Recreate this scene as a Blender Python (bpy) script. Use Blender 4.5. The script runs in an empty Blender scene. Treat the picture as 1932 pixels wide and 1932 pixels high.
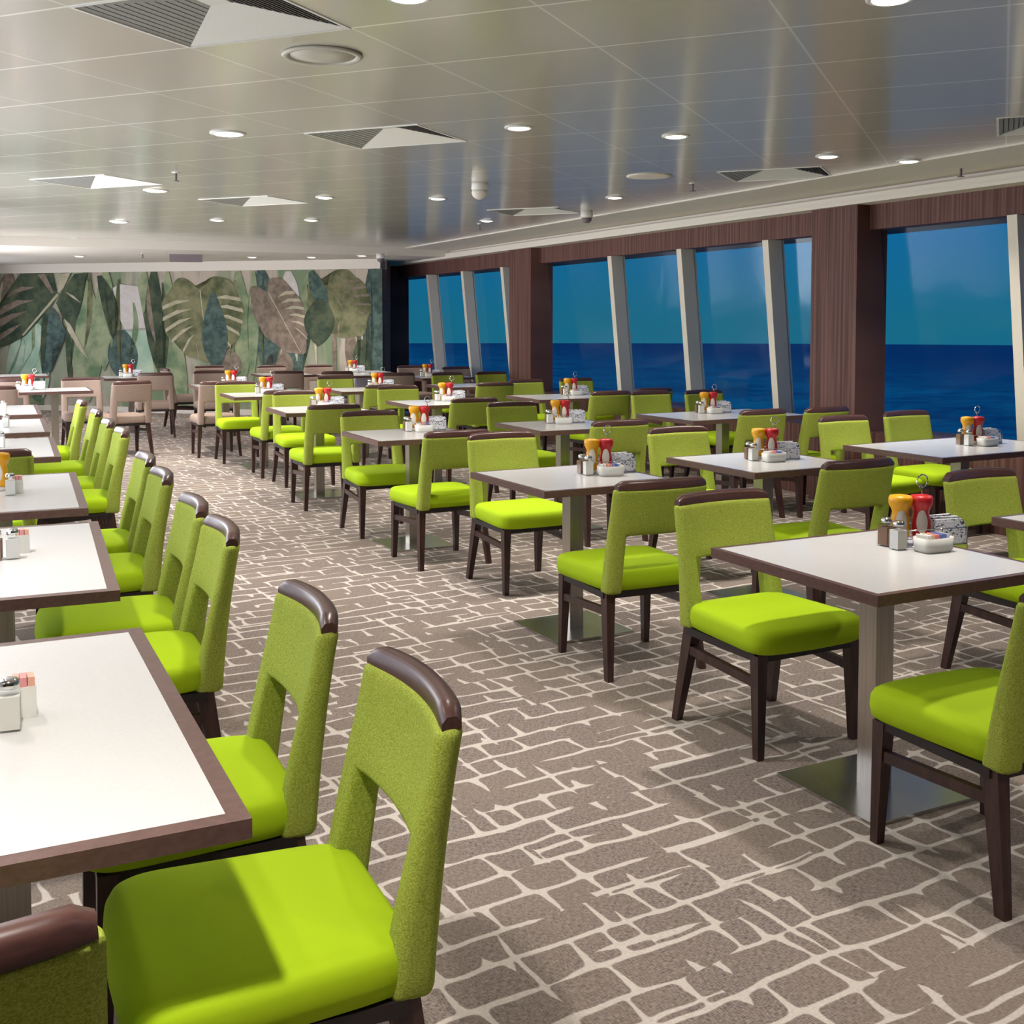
import bpy, bmesh, math, random
from mathutils import Vector, Matrix
R = math.radians
random.seed(7)
SC = bpy.context.scene
COL = SC.collection

# ------------------------------------------------------------------ camera, sky, exposure
cam_d = bpy.data.cameras.new('camera'); cam = bpy.data.objects.new('camera', cam_d); COL.objects.link(cam)
cam.location = (0, 0, 1.5257); cam.rotation_euler = (R(90 - 2.915), 0, 0)
cam_d.sensor_width = 36; cam_d.lens = 2134 / 1932 * 36; cam_d.shift_y = -(966 - 715) / 1932
cam_d.clip_start = .02; cam_d.clip_end = 5000
SC.camera = cam
SC.view_settings.view_transform = 'Standard'; SC.view_settings.look = 'None'
SC.view_settings.gamma = 1; SC.view_settings.use_curve_mapping = False
SC.view_settings.exposure = 0.0
SC.cycles.max_bounces = 8; SC.cycles.diffuse_bounces = 4; SC.cycles.glossy_bounces = 4
SC.cycles.transparent_max_bounces = 12; SC.cycles.sample_clamp_indirect = 6
SC.cycles.use_denoising = True

def lin(c):
    return tuple((v / 255 / 12.92 if v <= 10 else ((v / 255 + .055) / 1.055) ** 2.4) for v in c) + (1,)

world = bpy.data.worlds.new('sky'); SC.world = world; world.use_nodes = True
wt = world.node_tree; wt.nodes.clear()
wo = wt.nodes.new('ShaderNodeOutputWorld'); wb = wt.nodes.new('ShaderNodeBackground')
tc = wt.nodes.new('ShaderNodeTexCoord'); sx = wt.nodes.new('ShaderNodeSeparateXYZ')
cr = wt.nodes.new('ShaderNodeValToRGB')
wt.links.new(tc.outputs['Generated'], sx.inputs[0]); wt.links.new(sx.outputs['Z'], cr.inputs[0])
cr.color_ramp.elements[0].position = 0.0; cr.color_ramp.elements[0].color = lin((24, 104, 132))
cr.color_ramp.elements[1].position = .16; cr.color_ramp.elements[1].color = lin((6, 98, 168))
wt.links.new(cr.outputs[0], wb.inputs[0]); wb.inputs[1].default_value = 1.1
wt.links.new(wb.outputs[0], wo.inputs[0])

def light(name, kind, loc, energy, color=(1, 1, 1), rot=(0, 0, 0), **kw):
    d = bpy.data.lights.new(name, kind); d.energy = energy; d.color = color
    for k, v in kw.items(): setattr(d, k, v)
    o = bpy.data.objects.new(name, d); COL.objects.link(o); o.location = loc; o.rotation_euler = rot
    return o
# high sun over the sea (it never reaches into the room)
light('sun', 'SUN', (60, 20, 60), 2.4, (1, .97, .92), (R(4), R(-3), 0), angle=R(.5))

# room frame: A_ = along the table rows (away from camera), B_ = across towards the windows
O_ = Vector((.903, .429, 0)).normalized()       # outwards through the window wall
W_ = Vector((.429, -.903, 0)).normalized()      # along the window wall, towards the camera
A_ = -W_
FACE = 6.6                                       # distance of the window wall plane
def wp(u, c, z=0): return O_ * c + W_ * u + Vector((0, 0, z))

# daylight falling through the big windows of the far left side (out of the picture)
LW0 = Vector((-9.3, 19.75, 0)); LW1 = Vector((-1.6, 1.8, 0)); LWD = (LW1 - LW0).normalized(); LWN = Vector((-LWD.y, LWD.x, 0))   # left wall, LWN points into the room
for t, e in ((2.2, 22), (5.4, 78), (8.6, 112), (11.8, 100), (15.0, 60), (18.0, 24)):
    p = LW0 + LWD * t - LWN * .04
    light('window_daylight', 'AREA', (p.x, p.y, 1.45), e, (.93, .95, 1.0), (R(90), 0, math.atan2(-LWN.x, LWN.y)), shape='RECTANGLE', size=2.3, size_y=1.7)

# ------------------------------------------------------------------ node helpers
class V:
    def __init__(s, t, k): s.t, s.k = t, k
    def _m(s, op, *a, clamp=False):
        n = s.t.nodes.new('ShaderNodeMath'); n.operation = op; n.use_clamp = clamp
        for i, v in enumerate((s,) + a):
            if isinstance(v, V): s.t.links.new(v.k, n.inputs[i])
            else: n.inputs[i].default_value = v
        return V(s.t, n.outputs[0])
    def __add__(s, o): return s._m('ADD', o)
    def __radd__(s, o): return s._m('ADD', o)
    def __sub__(s, o): return s._m('SUBTRACT', o)
    def __rsub__(s, o): return V._m(s * -1, 'ADD', o)
    def __mul__(s, o): return s._m('MULTIPLY', o)
    def __rmul__(s, o): return s._m('MULTIPLY', o)
    def __truediv__(s, o): return s._m('DIVIDE', o)
    def floor(s): return s._m('FLOOR')
    def fract(s): return s._m('FRACT')
    def abs(s): return s._m('ABSOLUTE')
    def min(s, o): return s._m('MINIMUM', o)
    def max(s, o): return s._m('MAXIMUM', o)
    def smin(s, o, d): return s._m('SMOOTH_MIN', o, d)
    def gt(s, o): return s._m('GREATER_THAN', o)
    def step(s, a, b):
        n = s.t.nodes.new('ShaderNodeMapRange'); n.interpolation_type = 'SMOOTHSTEP'
        s.t.links.new(s.k, n.inputs[0]); n.inputs[1].default_value = a; n.inputs[2].default_value = b
        return V(s.t, n.outputs[0])
def vec(t, x, y, z=0.0):
    n = t.nodes.new('ShaderNodeCombineXYZ')
    for i, v in enumerate((x, y, z)):
        if isinstance(v, V): t.links.new(v.k, n.inputs[i])
        else: n.inputs[i].default_value = v
    return n.outputs[0]
def noise(t, v, scale=1.0, detail=2.0, rough=.5, dist=0.0):
    n = t.nodes.new('ShaderNodeTexNoise'); t.links.new(v, n.inputs['Vector'])
    n.inputs['Scale'].default_value = scale; n.inputs['Detail'].default_value = detail
    n.inputs['Roughness'].default_value = rough; n.inputs['Distortion'].default_value = dist
    return V(t, n.outputs[0])
def white(t, x, y):
    n = t.nodes.new('ShaderNodeTexWhiteNoise'); n.noise_dimensions = '2D'
    t.links.new(vec(t, x, y), n.inputs['Vector']); return V(t, n.outputs[0])
def mix(t, f, a, b):
    n = t.nodes.new('ShaderNodeMix'); n.data_type = 'RGBA'
    if isinstance(f, V): t.links.new(f.k, n.inputs[0])
    else: n.inputs[0].default_value = f
    for i, v in ((6, a), (7, b)):
        if isinstance(v, tuple): n.inputs[i].default_value = v
        else: t.links.new(v, n.inputs[i])
    return n.outputs[2]
def position(t):
    g = t.nodes.new('ShaderNodeNewGeometry'); s = t.nodes.new('ShaderNodeSeparateXYZ')
    t.links.new(g.outputs['Position'], s.inputs[0])
    return V(t, s.outputs[0]), V(t, s.outputs[1]), V(t, s.outputs[2]), g.outputs['Position']
def objco(t):
    g = t.nodes.new('ShaderNodeTexCoord'); s = t.nodes.new('ShaderNodeSeparateXYZ')
    t.links.new(g.outputs['Object'], s.inputs[0])
    return V(t, s.outputs[0]), V(t, s.outputs[1]), V(t, s.outputs[2]), g.outputs['Object']
def mat(name, color=(200, 200, 200), rough=.5, metal=0.0, spec=.5, **kw):
    m = bpy.data.materials.new(name); m.use_nodes = True
    t = m.node_tree; b = t.nodes['Principled BSDF']
    b.inputs['Base Color'].default_value = lin(color); b.inputs['Roughness'].default_value = rough
    b.inputs['Metallic'].default_value = metal; b.inputs['Specular IOR Level'].default_value = spec
    for k, v in kw.items(): b.inputs[k].default_value = v
    return m, t, b
def setc(t, b, out): t.links.new(out, b.inputs['Base Color'])
def bump(t, b, h, strength=.2, dist=.01):
    n = t.nodes.new('ShaderNodeBump'); n.inputs['Strength'].default_value = strength; n.inputs['Distance'].default_value = dist
    t.links.new(h.k, n.inputs['Height']); t.links.new(n.outputs[0], b.inputs['Normal'])

M = {}
# lime seat fabric (smooth) and heathered back fabric
m, t, b = mat('lime_seat_fabric', (158, 196, 22), .8, spec=.15); x, y, z, p = objco(t)
n1 = noise(t, p, 420, 2); setc(t, b, mix(t, n1 * .35, lin((166, 194, 24)), lin((148, 182, 20)))); bump(t, b, n1, .08, .002); M['seat'] = m
m, t, b = mat('heathered_lime_fabric', (146, 172, 54), .9, spec=.1); x, y, z, p = objco(t)
n1 = noise(t, vec(t, x * 1.0, y * 1.0, z * 1.6), 260, 3, .6); setc(t, b, mix(t, n1.step(.3, .7), lin((128, 141, 44)), lin((172, 182, 84)))); bump(t, b, n1, .25, .002); M['back'] = m
m, t, b = mat('beige_seat_fabric', (196, 172, 156), .85, spec=.15); x, y, z, p = objco(t)
n1 = noise(t, p, 300, 2); setc(t, b, mix(t, n1.step(.3, .7), lin((140, 119, 107)), lin((168, 147, 133)))); M['beige'] = m
def woodmat(name, c1, c2, rough, sx, sy, sz, scale=1.0, world_dir=None):
    m, t, b = mat(name, c1, rough, spec=.15 if world_dir else .5)
    if world_dir:
        x, y, z, p = position(t); u = x * W_.x + y * W_.y
        v = vec(t, u * sx, u * 0.0, z * sz)
    else:
        x, y, z, p = objco(t); v = vec(t, x * sx, y * sy, z * sz)
    n1 = noise(t, v, scale, 4, .6); setc(t, b, mix(t, n1.step(.35, .68), lin(c1), lin(c2)))
    return m
M['dark_wood'] = woodmat('dark_walnut_wood', (46, 27, 24), (66, 41, 36), .38, 40, 40, 5)
M['rail_wood'] = woodmat('walnut_top_rail', (72, 46, 42), (84, 56, 50), .3, 4, 90, 90)
M['band_wood'] = woodmat('walnut_edge_band', (92, 66, 61), (104, 77, 72), .28, 50, 50, 80)
M['panel_wood'] = woodmat('dark_walnut_wall_panel', (84, 55, 50), (120, 86, 79), .5, 42, 1, .5, world_dir=True)
# laminate
m, t, b = mat('white_laminate', (226, 222, 218), .22, spec=.5); x, y, z, p = objco(t)
n1 = noise(t, p, 120, 3); setc(t, b, mix(t, n1, lin((201, 198, 196)), lin((211, 209, 207)))); M['laminate'] = m
# brushed steel
m, t, b = mat('brushed_steel', (176, 170, 162), .28, 1.0); x, y, z, p = objco(t)
n1 = noise(t, vec(t, x * 160, y * 160, z * 3), 1, 3); setc(t, b, mix(t, n1, lin((152, 145, 136)), lin((196, 190, 182)))); M['steel'] = m
m, t, b = mat('polished_steel_plate', (200, 198, 198), .16, 1.0); x, y, z, p = objco(t)
n1 = noise(t, p, 5, 2); b.inputs['Roughness'].default_value = .27; bump(t, b, n1, .05, .01); M['plate'] = m
M['chrome'] = mat('chrome', (214, 214, 214), .12, 1.0)[0]
M['black_frame'] = mat('dark_stained_frame', (30, 20, 20), .5)[0]
# carpet
m, t, b = mat('woven_maze_carpet', (120, 106, 98), .95, spec=.05); x, y, z, p = position(t)
ca, sa = math.cos(R(31)), math.sin(R(31))
n_a = noise(t, p, 1.9, 2); n_b = noise(t, vec(t, x + 7.3, y - 4.1, 0.0), 1.9, 2)
n_c = noise(t, p, 6.5, 1); n_d = noise(t, vec(t, x - 3.3, y + 9.1, 0.0), 6.5, 1)
u = x * ca + y * sa + (n_a - .5) * .08 + (n_c - .5) * .030
v = y * ca - x * sa + (n_b - .5) * .08 + (n_d - .5) * .030
def maze(u, v, rh, cw, seed, pr, pc, wr, wc):
    vr = v / rh; row = vr.floor(); fr = vr.fract()
    idx = (vr + .5).floor(); dv = (fr.min(1 - fr)) * rh
    np_ = noise(t, vec(t, u * 2.6, idx * 7.31 + seed, 0.0), 1.0, 1)
    wrow = (np_.step(pr, pr + .12)) * wr - .006
    best = dv - wrow
    uc = u / cw + white(t, row, row * 0.0 + seed) * 17.0; k = uc.floor()
    for dk in (0, 1):
        kk = k + float(dk); j = white(t, kk + seed, row); h = white(t, kk + 31.7, row + seed); q = white(t, kk - 11.3, row - seed)
        d = (uc - kk - j * .55).abs() * cw
        side = q.gt(.5)                               # dead ends grow from either neighbouring line
        run = side * fr + (1 - side) * (1 - fr)
        over = (run - (h - pc) * 2.6).max(0.0)
        w = wc * (1.15 - run * .75) * h.step(pc - .05, pc + .05) - .004
        best = best.smin(d - w + over * .05, .030)
    return best
f1 = maze(u, v, .125, .155, 3.0, .39, .15, .0132, .0135)
f2 = maze(v + 4.2, u - 1.7, .33, .25, 9.0, .48, .50, .0125, .0130)
line = f1.smin(f2, .016)
mask = line.step(.0035, -.0015)
wv = noise(t, vec(t, u * 420, v * 60, 0.0), 1, 2); wv2 = noise(t, vec(t, u * 60, v * 420, 0.0), 1, 2); big = noise(t, p, 1.3, 3)
weave = (wv + wv2) * .5
dark = mix(t, weave.step(.36, .64), lin((94, 83, 79)), lin((158, 144, 136)))
dark = mix(t, big.step(.35, .7) * .5, dark, lin((140, 126, 112)))
cream = mix(t, weave.step(.3, .7), lin((184, 173, 164)), lin((212, 202, 193)))
setc(t, b, mix(t, mask, dark, cream)); bump(t, b, mask * .6 + weave * .4, .3, .004); M['carpet'] = m
# glossy ceiling panels; gleam of the groove edges painted as pale seam lines
m, t, b = mat('lacquered_ceiling_panel', (206, 201, 188), .35, spec=.7, **{'Coat Weight': 1.0, 'Coat Roughness': .15, 'Coat IOR': 1.7}); x, y, z, p = position(t)
ga, gb = R(-66.6), R(23.4)
ua = (x * math.sin(ga) + y * math.cos(ga)) / .751; ub = (x * math.sin(gb) + y * math.cos(gb)) / .6416 - .76
def seam_gleam(c, w): fr = (c + 100.0).fract(); return fr.min(1 - fr).step(w, w * .35)
s = (seam_gleam(ua, .010) * .6).max(seam_gleam(ub, .016))
cellv = white(t, (ua + 100.0).floor(), (ub + 100.0).floor())
base = mix(t, cellv * .25, lin((202, 197, 184)), lin((193, 188, 175)))
setc(t, b, mix(t, s, base, lin((255, 254, 246))))
t.links.new((s * .2 + .35).k, b.inputs['Roughness'])
bump(t, b, noise(t, p, .9, 1), .05, .05); M['ceiling'] = m
M['matte_white'] = mat('matte_white_paint', (222, 214, 203), .6, spec=.3)[0]
M['white_metal'] = mat('white_enamel', (226, 224, 218), .4)[0]
M['grey_metal'] = mat('grey_louvre', (150, 150, 146), .45)[0]
M['panel_grey'] = mat('speaker_grille_grey', (196, 191, 178), .5)[0]
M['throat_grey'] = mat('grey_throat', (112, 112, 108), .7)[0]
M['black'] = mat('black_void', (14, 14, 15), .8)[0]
M['cream_frame'] = mat('cream_window_mullion', (216, 206, 190), .45)[0]
M['dark_grey'] = mat('mauve_grey_plastic', (120, 106, 112), .6)[0]
M['left_wall'] = mat('pale_wall_paint', (222, 220, 220), .7)[0]
M['brown_wall'] = mat('warm_brown_wall', (112, 92, 80), .7)[0]
M['lamp_glow'] = mat('lamp_lens', (255, 250, 240), .4, **{'Emission Color': (1, .97, .9, 1), 'Emission Strength': 9.0})[0]
M['dim_lamp'] = mat('lamp_lens_small', (255, 250, 240), .4, **{'Emission Color': (1, .97, .9, 1), 'Emission Strength': 2.2})[0]
# glass pane: tinted, reflecting
m = bpy.data.materials.new('tinted_window_glass'); m.use_nodes = True; t = m.node_tree; t.nodes.clear()
o_ = t.nodes.new('ShaderNodeOutputMaterial'); mx = t.nodes.new('ShaderNodeMixShader'); tr = t.nodes.new('ShaderNodeBsdfTransparent')
gl = t.nodes.new('ShaderNodeBsdfGlossy'); fz = t.nodes.new('ShaderNodeFresnel'); fz.inputs[0].default_value = 1.35
tr.inputs[0].default_value = (.93, .97, .98, 1); gl.inputs['Roughness'].default_value = .10
g_ = t.nodes.new('ShaderNodeNewGeometry'); nz = noise(t, g_.outputs['Position'], 2.2, 2, .5, .6)
bp_ = t.nodes.new('ShaderNodeBump'); bp_.inputs['Strength'].default_value = .06; bp_.inputs['Distance'].default_value = .05
t.links.new(nz.k, bp_.inputs['Height']); t.links.new(bp_.outputs[0], gl.inputs['Normal'])
t.links.new((V(t, fz.outputs[0]) * .05).k, mx.inputs[0]); t.links.new(tr.outputs[0], mx.inputs[1]); t.links.new(gl.outputs[0], mx.inputs[2]); t.links.new(mx.outputs[0], o_.inputs[0])
M['pane'] = m
# sea
m, t, b = mat('deep_blue_sea', (2, 44, 112), .5, spec=.04); x, y, z, p = position(t)
wx = x * O_.x + y * O_.y; wy = x * W_.x + y * W_.y
n1 = noise(t, vec(t, wx * .03, wy * .02, 0.0), 1, 5, .7); n2 = noise(t, vec(t, wx * .11, wy * .16, 0.0), 1, 6, .75)
dist = (wx / 700).step(.0, .55)
c_ = mix(t, (n1 * .45 + n2 * .55).step(.36, .66), lin((0, 36, 78)), lin((2, 98, 132)))
setc(t, b, mix(t, dist, c_, lin((0, 32, 78)))); M['sea'] = m
# condiments
M['ketchup'] = mat('red_squeeze_bottle', (190, 30, 34), .35)[0]
M['mustard'] = mat('yellow_squeeze_bottle', (226, 160, 12), .35)[0]
M['label_white'] = mat('white_bottle_label', (226, 218, 206), .5)[0]
M['label_red'] = mat('red_bottle_print', (170, 80, 70), .5)[0]
M['bottle_cap'] = mat('bottle_cap_white', (222, 214, 204), .4)[0]
M['salt'] = mat('white_salt', (228, 224, 218), .7)[0]
M['pepper'] = mat('brown_pepper', (128, 92, 70), .8)[0]
M['ceramic'] = mat('white_ceramic', (228, 226, 218), .25)[0]
M['pink'] = mat('pink_sachet', (226, 150, 150), .6)[0]
M['peach'] = mat('peach_sachet', (232, 172, 150), .6)[0]
M['blue'] = mat('blue_sachet', (120, 140, 200), .6)[0]
M['sachet_white'] = mat('white_sachet', (236, 232, 226), .6)[0]
m, t, b = mat('black_and_white_printed_paper', (230, 230, 234), .6); x, y, z, p = objco(t)
n1 = noise(t, p, 75, 3, .6, 1.2); setc(t, b, mix(t, n1.step(.55, .60), lin((232, 232, 238)), lin((70, 74, 88)))); M['print'] = m
m = bpy.data.materials.new('clear_shaker_glass'); m.use_nodes = True; t = m.node_tree; t.nodes.clear()
o_ = t.nodes.new('ShaderNodeOutputMaterial'); mx = t.nodes.new('ShaderNodeMixShader'); tr = t.nodes.new('ShaderNodeBsdfTransparent'); gl = t.nodes.new('ShaderNodeBsdfGlossy')
tr.inputs[0].default_value = (.97, .98, .97, 1); gl.inputs['Roughness'].default_value = .08; mx.inputs[0].default_value = .08
t.links.new(tr.outputs[0], mx.inputs[1]); t.links.new(gl.outputs[0], mx.inputs[2]); t.links.new(mx.outputs[0], o_.inputs[0]); M['shaker_glass'] = m
M['cloth'] = mat('white_napkin_cloth', (226, 222, 228), .9)[0]

# ------------------------------------------------------------------ mesh helpers
def mesh_obj(name, bm, mats, parent=None, smooth=False, loc=None):
    bmesh.ops.recalc_face_normals(bm, faces=bm.faces)
    me = bpy.data.meshes.new(name); bm.to_mesh(me); bm.free()
    for mm in (mats if isinstance(mats, (list, tuple)) else [mats]): me.materials.append(mm)
    if smooth:
        for f in me.polygons: f.use_smooth = True
    o = bpy.data.objects.new(name, me); COL.objects.link(o)
    if parent: o.parent = parent
    if loc is not None: o.location = loc
    return o
def bevel(bm, w, seg=2, ang=35):
    es = [e for e in bm.edges if len(e.link_faces) == 2 and e.calc_face_angle() > R(ang)]
    bmesh.ops.bevel(bm, geom=es, offset=w, segments=seg, profile=.5, affect='EDGES', clamp_overlap=True)
def smooth_by_angle(o, ang=40):
    me = o.data
    for f in me.polygons: f.use_smooth = True
    bm = bmesh.new(); bm.from_mesh(me)
    for e in bm.edges:
        if len(e.link_faces) == 2 and e.calc_face_angle() > R(ang): e.smooth = False
    bm.to_mesh(me); bm.free()
def box(bm, c, s, rz=0.0, mi=0, mtx=None):
    vs = []
    for dx in (-1, 1):
        for dy in (-1, 1):
            for dz in (-1, 1):
                p = Vector((dx * s[0] / 2, dy * s[1] / 2, dz * s[2] / 2))
                if rz: p.rotate(Matrix.Rotation(rz, 3, 'Z'))
                p = p + Vector(c)
                vs.append(bm.verts.new(mtx @ p if mtx else p))
    for q in ((0, 1, 3, 2), (4, 6, 7, 5), (0, 4, 5, 1), (2, 3, 7, 6), (0, 2, 6, 4), (1, 5, 7, 3)):
        f = bm.faces.new([vs[i] for i in q]); f.material_index = mi
    return vs
def prism(bm, pts, z0, z1, mi=0):
    lo = [bm.verts.new((p[0], p[1], z0)) for p in pts]; hi = [bm.verts.new((p[0], p[1], z1)) for p in pts]
    n = len(pts); fs = [bm.faces.new(lo[::-1]), bm.faces.new(hi)]
    for i in range(n): fs.append(bm.faces.new((lo[i], lo[(i + 1) % n], hi[(i + 1) % n], hi[i])))
    for f in fs: f.material_index = mi
def hexa(bm, a, b, mi=0):
    """solid between two quads a and b (lists of 4 points)"""
    va = [bm.verts.new(p) for p in a]; vb = [bm.verts.new(p) for p in b]
    fs = [bm.faces.new(va[::-1]), bm.faces.new(vb)] + [bm.faces.new((va[i], va[(i + 1) % 4], vb[(i + 1) % 4], vb[i])) for i in range(4)]
    for f in fs: f.material_index = mi
def lathe(bm, prof, n=20, sx=1.0, sy=1.0, c=(0, 0, 0), mi=0):
    rings = []
    for r, z in prof:
        rings.append([bm.verts.new((c[0] + math.cos(2 * math.pi * i / n) * r * sx, c[1] + math.sin(2 * math.pi * i / n) * r * sy, c[2] + z)) for i in range(n)])
    for a, b2 in zip(rings, rings[1:]):
        for i in range(n): bm.faces.new((a[i], a[(i + 1) % n], b2[(i + 1) % n], b2[i])).material_index = mi
    bm.faces.new(rings[0][::-1]).material_index = mi; bm.faces.new(rings[-1]).material_index = mi
def tube(bm, pts, r, n=8, closed=False):
    pts = [Vector(p) for p in pts]; rings = []
    for i, p in enumerate(pts):
        a = pts[i - 1] if (i or closed) else p; b2 = pts[(i + 1) % len(pts)] if (i < len(pts) - 1 or closed) else p
        d = (b2 - a).normalized(); s = d.cross(Vector((0, 0, 1)))
        if s.length < 1e-3: s = d.cross(Vector((1, 0, 0)))
        s.normalize(); q = s.cross(d)
        rings.append([bm.verts.new(p + (s * math.cos(2 * math.pi * k / n) + q * math.sin(2 * math.pi * k / n)) * r) for k in range(n)])
    m_ = len(rings)
    for i in range(m_ if closed else m_ - 1):
        for k in range(n): bm.faces.new((rings[i][k], rings[i][(k + 1) % n], rings[(i + 1) % m_][(k + 1) % n], rings[(i + 1) % m_][k]))
    if not closed: bm.faces.new(rings[0][::-1]); bm.faces.new(rings[-1])
def tag(o, label=None, cat=None, group=None, kind=None):
    if label: o['label'] = label
    if cat: o['category'] = cat
    if group: o['group'] = group
    if kind: o['kind'] = kind
    return o
def empty(name, loc=(0, 0, 0), rz=0.0):
    o = bpy.data.objects.new(name, None); COL.objects.link(o); o.location = loc; o.rotation_euler = (0, 0, rz)
    o.empty_display_size = .1; return o
def copy_tree(o, parent=None):
    c = o.copy(); COL.objects.link(c)
    if parent: c.parent = parent
    for ch in [k for k in o.children]: copy_tree(ch, c)
    return c
def struct(name, bm, m, parent=None, **kw):
    o = mesh_obj(name, bm, m, parent, **kw)
    if not parent: o['kind'] = 'structure'
    return o

# ------------------------------------------------------------------ room shell
CZ = 2.62
MU0, MUD = Vector((-2.05, 17.8, 0)), Vector((-.967, .255, 0)).normalized()     # mural wall: right end, direction leftwards
MUN = Vector((.255, .967, 0)).normalized()                                      # mural wall: away from the room
near_u = 4.5
corner_r = wp(-18.55, FACE)
mural_r = MU0 + MUD * 0
mural_l = MU0 + MUD * 9.3
left_n = LW1; back_l = Vector((-3.5, -2.5, 0))
mural_l = LW0 + Vector((0, 0, 0))
pr_n = wp(near_u, FACE)
outline = [wp(near_u, FACE + .9), wp(-19.4, FACE + .9), mural_r + MUN * .6 + Vector((.6, .3, 0)), LW0 + MUN * .6 + MUD * .6, LW1 + Vector((-.3, -.1, 0)), back_l + Vector((-.3, 0, 0))]
bm = bmesh.new(); prism(bm, [(p.x, p.y) for p in outline], -.12, 0); struct('floor', bm, M['carpet'])
bm = bmesh.new(); prism(bm, [(p.x, p.y) for p in outline], CZ, CZ + .15); ceil = struct('ceiling', bm, M['ceiling'])
# mural wall
bm = bmesh.new()
a_, b_ = mural_r, mural_l + MUD * .6
hexa(bm, [a_, a_ + Vector((0, 0, 2.35)), a_ + MUN * .25 + Vector((0, 0, 2.35)), a_ + MUN * .25], [b_, b_ + Vector((0, 0, 2.35)), b_ + MUN * .25 + Vector((0, 0, 2.35)), b_ + MUN * .25])
m, t, b = mat('botanical_mural_wallpaper', (170, 160, 146), .85, spec=.1); x, y, z, p = position(t)
us = x * MUD.x + y * MUD.y
n1 = noise(t, vec(t, us * 1.5, z * .22, 0.0), 1, 3, .55, .8); n2 = noise(t, vec(t, us * .7 + 9, z * .4, 0.0), 1, 2); n3 = noise(t, vec(t, us * 6, z * .8, 0.0), 1, 3, .6)
c1 = mix(t, n1.step(.42, .62), lin((186, 172, 158)), lin((120, 138, 108)))
c1 = mix(t, n2.step(.45, .62) * .6, c1, lin((196, 186, 170)))
c1 = mix(t, n3.step(.5, .68) * .45, c1, lin((96, 104, 84)))
setc(t, b, c1)
wallm = [m]
def leafmat(name, c1, c2, sc=9):
    m, t, b = mat(name, c1, .8, spec=.1); x, y, z, p = position(t)
    n1 = noise(t, p, sc, 3, .6); setc(t, b, mix(t, n1.step(.3, .7), lin(c1), lin(c2))); return m
wallm += [leafmat('mural_dark_leaf', (52, 66, 56), (92, 100, 78), 4), leafmat('mural_olive_leaf', (84, 90, 64), (136, 134, 102), 4), leafmat('mural_pale_vein', (168, 160, 134), (190, 182, 158)),
          leafmat('mural_teal_leaf', (62, 78, 76), (94, 112, 104)), leafmat('mural_green_blade', (98, 122, 92), (158, 164, 130), 3), leafmat('mural_mint_leaf', (148, 178, 156), (184, 200, 176), 3),
          leafmat('mural_brown_leaf', (112, 100, 88), (146, 130, 116)), leafmat('mural_pale_patch', (206, 200, 200), (196, 188, 178))]
F_, CX_, HY_ = 2134.0, 966.0, 606.0
def mpt(px, py, lay):
    """photo direction -> point on the mural surface, then pulled a few mm off the wall per layer"""
    s = (px - CX_) / F_
    k = (MU0.x - s * MU0.y) / (s * MUD.y - MUD.x); q = MU0 + MUD * k
    q.z = 1.5257 + (HY_ - py) / F_ * q.y
    q.z = min(max(q.z, .1), 2.349)
    return q - MUN * (.0012 * lay)
def poly(pts, lay, mi):
    vs = []
    for q in pts:
        w = mpt(q[0], q[1], lay)
        if not vs or (vs[-1] - w).length > 1e-4: vs.append(w)
    f = bm.faces.new([bm.verts.new(v) for v in vs]); f.material_index = mi
    bmesh.ops.triangulate(bm, faces=[f])
def blade(x0, y0, x1, y1, w, lay, mi, bend=0.0, tip=1.0):
    L, Rr = [], []
    for i in range(13):
        s = i / 12; xx = x0 + (x1 - x0) * s + bend * math.sin(math.pi * s); yy = y0 + (y1 - y0) * s
        ww = w * math.sin(math.pi * min(1, .06 + .94 * s) ** tip) ** .8 + .6
        dx, dy = x1 - x0, y1 - y0; l = math.hypot(dx, dy); nx, ny = -dy / l, dx / l
        L.append((xx + nx * ww, yy + ny * ww)); Rr.append((xx - nx * ww, yy - ny * ww))
    poly(L + Rr[::-1], lay, mi)
def monstera(cx, cy, rx, ry, rot, lay, mi, slits=6, slit_mi=3, half=False):
    """heart-shaped split leaf: lobes between pale slits running out from the midrib"""
    c, s_ = math.cos(R(rot)), math.sin(R(rot))
    def P(a, b2): return (cx + (a * c - b2 * s_), cy + (a * s_ + b2 * c))
    pts = []
    for i in range(72):
        th = 2 * math.pi * i / 72; a = math.sin(th); bb = -math.cos(th)
        notch = 1 - .42 * math.exp(-(th / .32) ** 2) - .42 * math.exp(-((2 * math.pi - th) / .32) ** 2)
        rr = notch * (1 + .14 * math.exp(-((th - math.pi) / .35) ** 2)) * (1 + .035 * math.sin(9 * th))
        pts.append(P(a * rx * rr, bb * ry * rr))
    poly(pts, lay, mi)
    for sg in (-1, 1):
        if half and sg < 0: continue
        for k in range(slits):
            f = (k + .6) / slits; y0 = -.45 * ry + f * 1.15 * ry; y1 = y0 + ry * (.05 + .42 * f)
            xo = rx * math.sqrt(max(.05, 1 - min(.98, abs(y1 / ry)) ** 2)) * 1.0
            xi = rx * .26
            w = ry * .035
            poly([P(sg * xi, y0), P(sg * (xi + xo) / 2, (y0 + y1) / 2 - w * 1.6 - ry * .03), P(sg * xo, y1 - w), P(sg * xo * 1.01, y1 + w * 1.4), P(sg * (xi + xo) / 2, (y0 + y1) / 2 + w * .6 - ry * .02)], lay + 1, slit_mi)
    poly([P(-.9, -.55 * ry), P(.9, -.55 * ry), P(.6, ry * 1.08), P(-.6, ry * 1.08)], lay + 1, slit_mi)
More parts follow.
